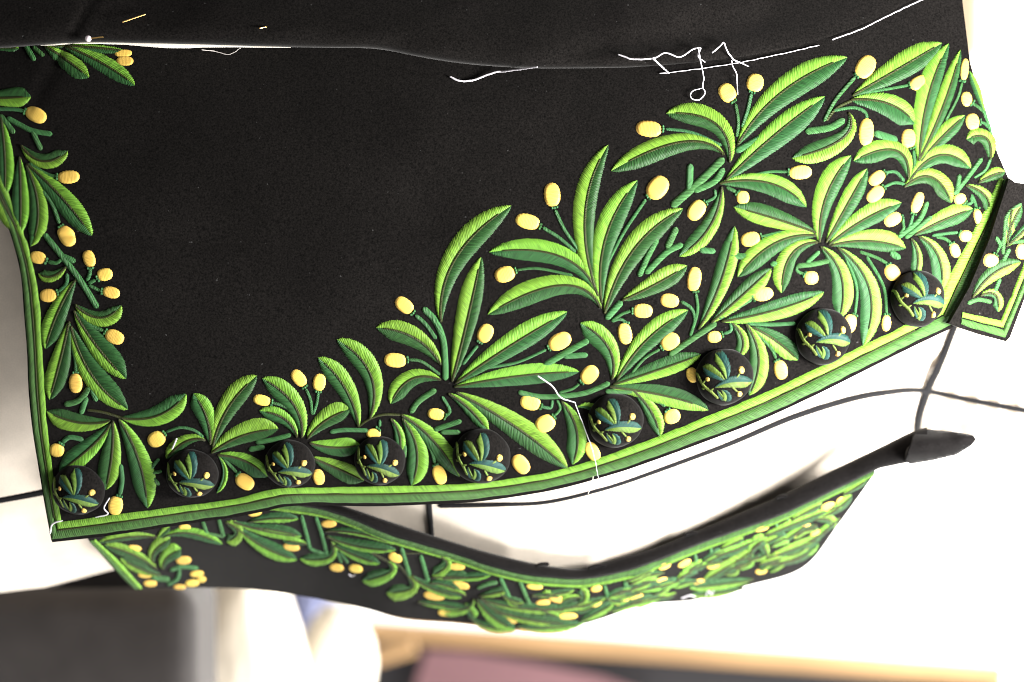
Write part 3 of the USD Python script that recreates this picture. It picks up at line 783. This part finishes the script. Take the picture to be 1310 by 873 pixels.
# --- N: far right, lower
tile(1090, 230, 3.968)
leaf((315, 283), (450, 212), (614, 148), 54, 46, 'L')
leaf((298, 298), (332, 385), (318, 495), 26, 32, 'L')
leaf((335, 288), (436, 390), (452, 560), 46, 50, 'L')
olive(578, 287, 72, 62, 0, [(538, 268), (470, 275), (405, 285)], 20)
olive(523, 360, 78, 56, 75, [(502, 322), (470, 300), (425, 290)], 20)
olive(548, 98, 68, 62, -20, [(580, 128), (608, 115), (602, 85)], 20)
olive(640, 190, 88, 50, 80, [(632, 146), (622, 110), (605, 75)], 18)
leaf((575, 28), (676, 85), (690, 172), 34, 32, 'L')
# --- collar
tile(1090, 230, 3.968, D_collar)
olive(705, 412, 84, 76, 10, [(735, 370), (770, 300)], 18); olive(862, 365, 70, 84, 0)
leaf((610, 600), (715, 478), (857, 418), 40, 40, 'R')
leaf((650, 590), (725, 585), (740, 672), 30, 26, 'L')
leaf((790, 330), (800, 250), (860, 130), 36, 30, 'L')
leaf((780, 340), (850, 280), (930, 190), 20, 20, 'R')
leaf((810, 150), (800, 220), (805, 285), 26, 26, 'L')
twig([(585, 630), (640, 610), (710, 622)], 26); twig([(715, 590), (735, 545), (752, 500)], 24); twig([(800, 350), (775, 400), (760, 430)], 26)
twig([(765, 380), (775, 270), (790, 180), (860, 120)], 24); twig([(730, 290), (760, 340)], 24); twig([(800, 320), (900, 310)], 24)
# --- left front
tile(90, 640, 5.038, D_left)
leaf((590, 240), (760, 208), (978, 282), 26, 28, 'L')
leaf((560, 235), (380, 232), (180, 270), 20, 22, 'R')
leaf((560, 250), (590, 215), (640, 170), 20, 18, 'L', False)
leaf((560, 440), (400, 345), (220, 288), 32, 28, 'R')
leaf((585, 482), (450, 440), (322, 368), 28, 28, 'L')
leaf((540, 402), (540, 325), (645, 245), 36, 32, 'L')
leaf((600, 445), (615, 372), (712, 312), 42, 42, 'L')
twig([(640, 452), (720, 430), (825, 440)], 38); twig([(625, 545), (690, 505), (702, 440)], 38); twig([(520, 500), (640, 512)], 48)
for a in ((415, 310, 98, 42, 8), (730, 388, 112, 54, -5), (482, 483, 98, 40, 3), (515, 537, 92, 42, 0), (815, 475, 96, 42, -5), (845, 510, 62, 42, 0), (785, 535, 102, 46, 0), (705, 560, 88, 32, 0), (738, 175, 88, 42, 5), (1190, 85, 98, 38, -5)):
    olive(*a)
twig([(852, 135), (882, 222)], 36); twig([(955, 122), (988, 238)], 40); twig([(885, 215), (990, 236)], 28)
leaf((1000, 140), (1080, 200), (1005, 268), 42, 32, 'L')
leaf((1070, 170), (1250, 300), (1460, 382), 42, 38, 'R')
leaf((1050, 135), (1240, 190), (1490, 232), 26, 30, 'R')
tile(330, 630, 4.85)
leaf((-60, 180), (100, 158), (252, 162), 26, 24, 'R')
leaf((-40, 215), (110, 230), (270, 270), 26, 24, 'R')
leaf((305, 318), (230, 305), (153, 292), 20, 22, 'R')
leaf((452, 300), (445, 398), (262, 410), 32, 28, 'L')
leaf((415, 238), (640, 252), (852, 322), 22, 16, 'R')
leaf((425, 268), (620, 332), (857, 356), 34, 22, 'R')
leaf((470, 322), (600, 388), (757, 441), 32, 24, 'R')
leaf((800, 425), (822, 490), (648, 547), 40, 34, 'L')
leaf((925, 515), (955, 590), (798, 622), 44, 34, 'L')
twig([(268, 140), (295, 240), (322, 350)], 36); twig([(358, 148), (395, 260), (428, 392)], 36); twig([(318, 350), (430, 390)], 30)
stem([(480, 350), (520, 440)], 22); stem([(505, 370), (562, 440)], 22); stem([(690, 365), (790, 420), (870, 452), (935, 522)], 20, 'vein_thread'); stem([(855, 382), (1055, 374)], 12, 'vein_thread')
for a in ((440, 195, 108, 50, 2), (208, 340, 112, 48, 12), (488, 467, 98, 50, 8), (607, 473, 98, 58, 12), (852, 405, 98, 58, 25), (1093, 642, 142, 56, 10), (1165, 745, 108, 46, 4), (1225, 462, 92, 42, 5), (1240, 574, 96, 44, 8)):
    olive(*a)
twig([(888, 338), (915, 430), (942, 522)], 40); twig([(1008, 388), (1032, 470), (1058, 556)], 40)
leaf((955, 515), (1070, 590), (1265, 652), 32, 22, 'R')
leaf((1135, 395), (1172, 450), (1080, 512), 34, 30, 'L')
leaf((1075, 522), (1185, 520), (1310, 522), 32, 22, 'R')
leaf((990, 678), (1150, 700), (1310, 722), 20, 22, 'R')
leaf((1060, 560), (1150, 570), (1260, 610), 26, 18, 'R')
tile(570, 640, 4.85)
for a in ((75, 412, 98, 46, 10), (93, 528, 124, 50, 12), (553, 537, 112, 40, 2), (688, 612, 118, 48, 10), (605, 637, 104, 42, -3), (935, 550, 78, 40, -12), (920, 645, 114, 42, -12), (760, 720, 134, 42, 0), (405, 735, 102, 54, 20), (510, 797, 122, 24, 0), (20, 700, 74, 42, 0), (1095, 625, 104, 48, -18), (1190, 600, 74, 42, -22)):
    olive(*a)
leaf((-20, 482), (130, 478), (282, 464), 22, 20, 'R')
leaf((-60, 425), (-10, 405), (18, 395), 24, 18, 'R', False)
twig([(195, 545), (260, 520), (325, 508)], 40)
twig([(338, 478), (375, 560), (412, 642)], 38); twig([(458, 498), (492, 580), (528, 662)], 38)
leaf((205, 592), (300, 575), (385, 555), 24, 22, 'R')
leaf((215, 608), (500, 672), (832, 670), 28, 22, 'R')
leaf((235, 622), (450, 725), (822, 766), 28, 24, 'R')
leaf((195, 610), (290, 720), (432, 802), 40, 36, 'R')
leaf((172, 610), (120, 672), (-40, 680), 30, 28, 'L')
leaf((130, 590), (40, 560), (-60, 552), 22, 22, 'R')
leaf((150, 718), (240, 775), (405, 800), 20, 20, 'R')
leaf((120, 640), (160, 690), (180, 730), 26, 26, 'L')
leaf((530, 592), (680, 580), (802, 554), 18, 18, 'R')
leaf((808, 645), (862, 605), (835, 548), 28, 28, 'R')
leaf((540, 668), (760, 665), (1005, 600), 22, 22, 'R')
leaf((430, 782), (650, 790), (862, 758), 24, 22, 'R')
twig([(985, 528), (1012, 622)], 36); twig([(1110, 500), (1128, 592)], 36); stem([(1008, 606), (1122, 592)], 20)
leaf((828, 752), (950, 690), (1045, 635), 28, 26, 'R')
leaf((1140, 520), (1200, 490), (1255, 458), 20, 20, 'R')
leaf((1000, 690), (1120, 655), (1261, 600), 24, 22, 'R')
leaf((1130, 560), (1200, 535), (1290, 500), 22, 20, 'R')
tile(800, 600, 3.969)
for a in ((200, 495, 74, 32, -20), (300, 480, 84, 30, -25), (180, 570, 78, 32, -20), (235, 580, 54, 30, -45), (375, 575, 64, 32, -15), (60, 655, 84, 32, -15), (445, 490, 74, 36, -15), (570, 495, 84, 32, -20), (690, 520, 64, 30, -10), (770, 435, 64, 34, -30), (880, 330, 84, 32, -20), (915, 295, 64, 30, -15), (965, 330, 64, 36, -40), (1030, 190, 84, 40, -25), (1095, 165, 54, 44, -40), (920, 400, 94, 36, -25), (690, 305, 84, 26, -15)):
    olive(*a)
for b, m, t, wl, wr, l in (((0, 570), (60, 545), (145, 508), 18, 18, 'R'), ((40, 620), (150, 600), (300, 560), 22, 20, 'R'), ((680, 350), (560, 405), (425, 442), 22, 22, 'R'), ((690, 370), (560, 470), (395, 562), 24, 24, 'R'),
                           ((650, 560), (480, 585), (325, 602), 24, 22, 'L'), ((700, 340), (850, 280), (1025, 208), 22, 22, 'L'), ((720, 450), (850, 405), (995, 348), 22, 22, 'L'), ((640, 445), (652, 390), (722, 355), 30, 26, 'L'),
                           ((725, 445), (705, 400), (690, 368), 26, 24, 'R'), ((735, 395), (785, 360), (825, 340), 26, 28, 'R'), ((730, 485), (850, 455), (965, 400), 22, 22, 'L'), ((600, 605), (460, 630), (330, 640), 18, 18, 'L'),
                           ((955, 258), (1030, 255), (1058, 300), 24, 24, 'L'), ((280, 560), (330, 515), (362, 498), 26, 24, 'L'), ((420, 470), (500, 430), (600, 400), 22, 20, 'L'), ((480, 405), (540, 380), (600, 350), 16, 16, 'L'),
                           ((840, 260), (920, 215), (1000, 175), 18, 16, 'L'), ((1000, 240), (1080, 195), (1150, 130), 20, 20, 'L'), ((200, 640), (120, 665), (20, 690), 20, 20, 'L'), ((1100, 130), (1170, 90), (1230, 50), 14, 14, 'L'), ((830, 470), (900, 440), (980, 380), 16, 16, 'R'), ((60, 590), (0, 620), (-80, 650), 20, 20, 'L')):
    leaf(b, m, t, wl, wr, l)
for a, b, w in (((352, 432), (366, 492), 28), ((432, 402), (442, 446), 28), ((755, 268), (775, 296), 24), ((815, 243), (830, 266), 22), ((1140, 72), (1152, 96), 20), ((1195, 42), (1205, 62), 18), ((0, 560), (10, 620), 30)):
    twig([a, b], w)

tile(0, 0, 1.0, D_left)
fill = random.Random(21)
for u in np.arange(640, 1085, 15.0):
    lo_ = float(np.interp(u, low[:, 0], low[:, 1])); hi_ = float(vtop(u)) + 13
    if lo_ - hi_ < 22: continue
    for q_ in (fill.uniform(0.12, 0.45), fill.uniform(0.5, 0.85)) if u > 800 else (fill.uniform(0.2, 0.8),):
        v = hi_ + (lo_ - hi_) * q_; sl_ = float(vtop(u + 15) - vtop(u - 15)) / 30 + fill.uniform(-0.3, 0.3)
        ln_ = fill.uniform(20, 36) * fill.choice((-1, 1))
        lt_ = float(np.interp(u + ln_, low[:, 0], low[:, 1])); ut_ = float(vtop(u + ln_)) + 13
        if u + ln_ < 1085 and v < lo_ - 5 and ut_ < v + sl_ * ln_ < lt_ - 8:
            leaf((u, v), (u + ln_ / 2, v + sl_ * ln_ / 2 + fill.uniform(-4, 4)), (u + ln_, v + sl_ * ln_), 3.6, 3.4, fill.choice('LR'))

# ---------------------------------------------------------------- buttons
BUT = [(101, 631, 34.5, 0), (246, 610, 34, -3), (371, 598, 32.5, -8), (486, 594, 33, 4), (616, 588, 37.5, 0), (787, 543, 36, -16), (926, 487, 37, -22), (1052, 436, 36.5, -14), (1172, 388, 36.5, -14)]
def button(bu, bv, r, rot):
    bv = bv - 6
    c0 = lift(np.array(bu), np.array(bv), np.array(0.0), D_main)
    n = lift(np.array(bu), np.array(bv), np.array(100.0), D_main) - c0; n /= np.linalg.norm(n)
    ex = np.array([0, 0, 1.0]); ex -= n * (ex @ n); ex /= np.linalg.norm(ex)
    ey = np.cross(n, ex) ; ey = ey if ey[0] > 0 else -ey
    R = r * S
    f, z = np.array([0.0, .15, .3, .45, .6, .72, .82, .9, .96, 1.0, 1.0, .96, .86, .6]), None
    hh = np.array([.78, .772, .748, .705, .64, .57, .49, .40, .30, .18, .08, 0.0, -.04, -.06])
    a = np.linspace(0, 2 * math.pi, 56, endpoint=False)
    V = [c0 + n * R * hh[0]]
    for fi, hi in zip(f[1:], hh[1:]):
        w = 1 + 0.012 * np.sin(a * 3 + bu) + 0.008 * np.sin(a * 7 + bv)
        V.append(c0 + R * (ex * (fi * w * np.cos(a))[:, None] + ey * (fi * w * np.sin(a))[:, None] + n * hi))
    V = np.vstack([np.atleast_2d(x) for x in V]); g = len(a)
    F = [[0, 1 + k, 1 + (k + 1) % g] for k in range(g)]
    for rr in range(len(f) - 2):
        A, B = 1 + rr * g, 1 + (rr + 1) * g
        for k in range(g):
            F += [[A + k, B + k, B + (k + 1) % g], [A + k, B + (k + 1) % g, A + (k + 1) % g]]
    mb = trimesh.Trimesh(V, F, process=False); trimesh.repair.fix_normals(mb)
    p = obj('button', mb, 'black_wool', coat)
    rc, rs_ = math.cos(math.radians(rot)), math.sin(math.radians(rot))
    def put(U, Vv, h, D_):     # stitching on the dome, U, V in cloth units about the button's middle
        Vv = Vv * 1.08 - 0.13 * r
        x, y = (U * rc - Vv * rs_), (U * rs_ + Vv * rc)
        q = np.sqrt(x**2 + y**2) / r
        z = np.interp(q, f[:11], hh[:11]) * r
        tilt = np.clip(q, 0, 1) ** 2 * 0.6
        rad = 1 + tilt * h / np.maximum(r, 1) * 0.6
        return c0 + S * (x[..., None] * rad[..., None] * ex + y[..., None] * rad[..., None] * ey + (z + h)[..., None] * n)
    keep = globals()['lift']
    globals()['lift'] = lambda U, Vv, h, D_: put(np.asarray(U, float), np.asarray(Vv, float), np.asarray(h, float), D_)
    j = lambda: random.uniform(-0.03, 0.03)
    for b, m, t, wl, wr, l in (((-.05, .08), (-.28, -.22), (-.58, -.52), .17, .18, 'R'), ((0, .08), (.10, -.35), (-.02, -.76), .19, .20, 'L'), ((-.46, .16), (.18, .20), (.82, .54), .19, .19, 'R'),
                               ((-.26, .34), (-.17, .58), (-.27, .80), .16, .16, 'R'), ((-.44, .26), (-.40, .5), (-.30, .72), .08, .08, 'L')):
        jj = np.array([j(), j()])
        mesh, uv, c = leaf_mesh((np.array(b) + jj) * r, (np.array(m) + jj) * r, (np.array(t) + jj) * r, wl * 1.22 * r, wr * 1.22 * r, l, None, base=0.2, hmul=0.9, step=1.3)
        obj('button_leaf', mesh, 'button_leaf', p, uv=uv)
    for pts, w in (([(-.84, -.38), (-.80, 0), (-.62, .30), (-.48, .60)], 4.0), ([(-.80, -.05), (-.66, -.12)], 2.6), ([(-.66, .25), (-.50, .20)], 3.4), ([(.36, .14), (.52, .06)], 2.8), ([(.10, .36), (.22, .60)], 2.8), ([(-.88, .12), (-.78, .15)], 2.6)):
        mesh, uv = strip([(x * r, y * r) for x, y in pts], w, None, height=1.6, base=0.2, slant=1.1)
        obj('button_stem', mesh, 'button_stem', p, uv=uv)
    for x, y, q in ((-.58, -.14, .085), (.62, 0.0, .145), (.26, .72, .13)):
        mesh, uv = ellipse_dome(x * r, y * r, 1.8 * q * r, 1.65 * q * r, random.uniform(0, 90), None, 2.6, rings=4, seg=18)
        obj('berry', mesh, 'button_berry', p, uv=uv)
    globals()['lift'] = keep
for b_ in BUT: button(*b_)

# ---------------------------------------------------------------- loose threads and pins
def thread(pts, w, label, D=D_main, h=1.2, mat='white_thread', hs=None, tap=True):
    c, s = smooth_curve(pts, 1.5)
    c = c + 0.45 * np.stack([pw(s, s * 0, int(s[-1]), 5.0), pw(s, s * 0, int(s[-1]) + 3, 5.0)], 1) * 2
    hh = np.full(len(c), h) if hs is None else np.interp(s / s[-1], np.linspace(0, 1, len(hs)), hs)
    p3 = P(c[:, 0], c[:, 1], D(c[:, 0], c[:, 1]) - hh * S)
    r = np.full(len(c), w * 0.37 * S) * (1 + 0.12 * np.sin(s * 1.7))
    if tap: r *= np.interp(s / s[-1], [0, 0.04, 0.8, 1], [0.8, 1, 0.95, 0.6])
    p = obj('sewing_thread', tube(p3, r), mat)
    return tag(p, label, 'thread', 'loose white sewing threads on the coat')

thread([(575.6, 98), (589, 104), (608, 102), (632, 93), (653, 90.5), (687, 86)], 3.6, 'thick wavy white thread end lying at the edge of the sleeve, left of the tangle', hs=[3, 3, 4, 8, 26, 50])
SL = [40, 40]
thread([(791, 70), (810, 76), (835, 75), (851, 68), (869, 73), (886, 63.5), (896, 62), (893, 72), (902, 80)], 2.8, 'tangled white thread with a hooked end lying on the sleeve edge', hs=[42, 44, 44, 40, 38, 36, 32, 30, 26])
thread([(835, 75), (845, 84), (856, 94)], 3.0, 'short white thread forking down from the tangled thread to the basting stitch', hs=[44, 34, 3])
thread([(893, 62), (897, 84), (900, 99), (899, 111), (902, 120), (893, 128.5), (884, 125), (885.5, 117), (899, 113)], 2.4, 'white thread ending in a small round loop above the curved leaf', hs=[34, 28, 18, 8, 5, 4, 4, 4, 5])
thread([(911, 68), (920, 60), (926, 55), (930, 65), (938, 76), (948, 81), (958, 85)], 2.8, 'peaked white thread crossing the basting stitch above the paired olives', hs=[26, 28, 27, 22, 12, 5, 3])
thread([(936, 77), (937, 84), (942, 94), (943, 108), (944, 121)], 2.4, 'white thread dangling from the basting stitch onto the left paired olive', hs=[14, 12, 8, 6, 9])
thread([(844, 94.5), (900, 87.5), (953, 79), (1000, 69), (1048, 58)], 1.7, 'long straight white basting stitch below the sleeve', hs=[2, 2, 3, 3, 2], tap=False)
thread([(1065, 51), (1100, 38), (1142, 17.5), (1183, -2), (1210, -16)], 2.2, 'straight white basting stitch running up to the top edge at the right', h=5, tap=False)
thread([(688, 481), (706, 494), (718, 509), (736, 515)], 2.6, 'thick white thread tail lying across the long leaf', h=7)
thread([(736, 515), (739, 525), (749, 551), (759, 580), (766, 614)], 1.5, 'thin white thread running down past an olive to the coat edge', h=6)
thread([(759, 610), (757, 622), (752, 632)], 1.6, 'short white thread hanging free off the green edge', h=6, mat='thin_thread')
thread([(664, 642), (700, 634), (740, 624), (765, 614)], 1.2, 'thin white thread running along below the green edge', D=lambda u, v: D_main(u, v) - 0.001, h=5, mat='thin_thread')
thread([(226, 561), (223, 568), (220, 575)], 3.2, 'tiny white thread stub above the second button', h=4)
thread([(140, 637), (133, 650), (138, 658), (122, 662)], 2.6, 'white thread wound under the corner button', h=5)
thread([(64, 683), (67, 671), (80, 666)], 3.2, 'white thread loop at the pointed corner of the coat', h=6)
thread([(446, 735), (450, 737), (454, 736)], 2.6, 'tiny white thread crumb on the left front under an olive pair', D=D_left, h=3)
thread([(872, 766), (882, 762), (890, 764)], 2.6, 'white thread scrap low on the left front, left of two', D=D_left, h=5)
thread([(903, 763), (906, 756), (910, 761), (913, 755)], 2.4, 'crooked white thread scrap low on the left front, right of two', D=D_left, h=5)
thread([(258, 64), (275, 66), (292, 70), (308, 62)], 1.4, 'fine tan thread end caught below the pale lining edge', mat='thin_thread', hs=[14, 8, 8, 14])

def D_sleeve(u, v): return D_main(u, np.maximum(v, -60)) - interp(u, HS) * S
def pin(a, b, label, head=False, h=3.0):
    p = thing('pin', label, 'pin', 'dressmaking pins in the sleeve')
    c = np.linspace(a, b, 8)
    obj('shaft', tube(lift(c[:, 0], c[:, 1], np.linspace(h, -1, 8), D_sleeve), 0.95 * S), 'brass', p)
    if head:
        m = trimesh.creation.icosphere(2, 4.2 * S); m.apply_translation(lift(np.array(a[0]), np.array(a[1]), np.array(h), D_sleeve)); obj('head', m, 'pearl', p)
pin((157, 30), (186, 18), 'bare brass pin slanting across the upper sleeve')
pin((332, 38), (341, 34), 'short end of a brass pin showing on the sleeve')
pin((112, 47), (132, 47), 'pin with a pearly round head at the sleeve edge', True, h=-6)

# ---------------------------------------------------------------- background
def rounded_box(lo, hi, r):
    import manifold3d as mf
    c = [mf.Manifold.sphere(r, 24).translate((x, y, z)) for x in (lo[0] + r, hi[0] - r) for y in (lo[1] + r, hi[1] - r) for z in (lo[2] + r, hi[2] - r)]
    return mf.Manifold.batch_hull(c)

wall = trimesh.creation.box((6, 0.1, 4.2)); wall.apply_translation((0.5, 2.05, 1.6))
tag(obj('wall', wall, 'white_paint', smooth=False), kind='structure')

def boxpx(u0, u1, v0, v1, d0, d1, r):
    a, b = P(u0, v0, d0), P(u1, v1, d0)
    return rounded_box((a[0], d0, a[2]), (b[0], d1, b[2]), r)
tag(obj('padded_panel', boxpx(-260, 249, 751, 1050, 0.34, 0.46, 0.018), 'grey_cloth', smooth=40), 'dark grey cloth-covered padded panel, out of focus below the coat hem', 'panel')

def lump(c, rad, seed, amp=0.12):
    m = trimesh.creation.icosphere(5, 1.0)
    v = np.array(m.vertices); k = 1 + amp * (meshkit.fbm(v * 1.6 + 5, 3, seed) - 0.5) * 2
    m.vertices = v * k[:, None] * np.array(rad) + np.array(c)
    return m
c1 = P(345, 900, 0.62); c2 = P(432, 846, 0.74)
tag(obj('cloth_bundle', lump(P(316, 905, 0.62), (0.112, 0.07, 0.043), 3, 0.08), 'pale_cloth'), 'larger pale cream cloth bundle, out of focus beside the dark grey panel', 'cloth')
tag(obj('cloth_bundle', lump(P(432, 850, 0.74), (0.045, 0.05, 0.028), 5, 0.08), 'pale_cloth'), 'small rounded cream cloth bundle, out of focus next to the blue cloth', 'cloth')
tag(obj('blue_cloth', lump(P(398, 805, 0.95), (0.060, 0.05, 0.034), 8), 'blue_cloth'), 'dull blue cloth, out of focus between the cream bundles', 'cloth')

fr_ = thing('framed_board', 'black board in a pale wooden frame, out of focus low behind the coat', 'board')
FD = 1.25
def bar(a, b, w, d, t, mat, name):
    A, B = P(*a, d), P(*b, d)
    dirv = (B - A) / np.linalg.norm(B - A); side = np.cross(dirv, [0, 1, 0])
    m = trimesh.creation.box((np.linalg.norm(B - A), w, t))
    T4 = np.eye(4); T4[:3, 0] = dirv; T4[:3, 1] = side; T4[:3, 2] = np.cross(dirv, side); T4[:3, 3] = (A + B) / 2
    m.apply_transform(T4)
    obj(name, m, mat, fr_, smooth=False)
bar((440, 804), (1282, 862), 0.0165, FD, 0.03, 'pale_wood', 'rail')
bar((1273, 868), (1273, 1000), 0.013, FD, 0.03, 'pale_wood', 'rail')
bar((440, 853), (1266, 911), 0.062, FD + 0.02, 0.01, 'black_board', 'board')
pp = obj('mauve_sheet', sheet([(545, 832), (600, 835), (690, 850), (770, 868), (860, 900), (820, 960), (505, 960)], lambda u, v: FD - 0.04 + 0 * np.asarray(u, float), 20, 8), 'mauve_paper', smooth=40)
tag(pp, 'mauve sheet leaning in front of the black board, out of focus', 'sheet')
p = path_of('/World', 'wooden_stick'); A_, B_ = P(462, 846, 1.1), P(530, 826, 1.1)
usdkit.mesh(stage, p, tube(np.linspace(A_, B_, 6), 0.008, 12), M('pale_wood'), smooth=40)
tag(p, 'short pale wooden stick, out of focus left of the mauve sheet', 'stick')
tag(obj('beige_post', boxpx(1180, 1262, -200, 80, 0.9, 1.0, 0.01), 'beige_paint', smooth=40), 'pale beige post, out of focus behind the coat shoulder', 'post')
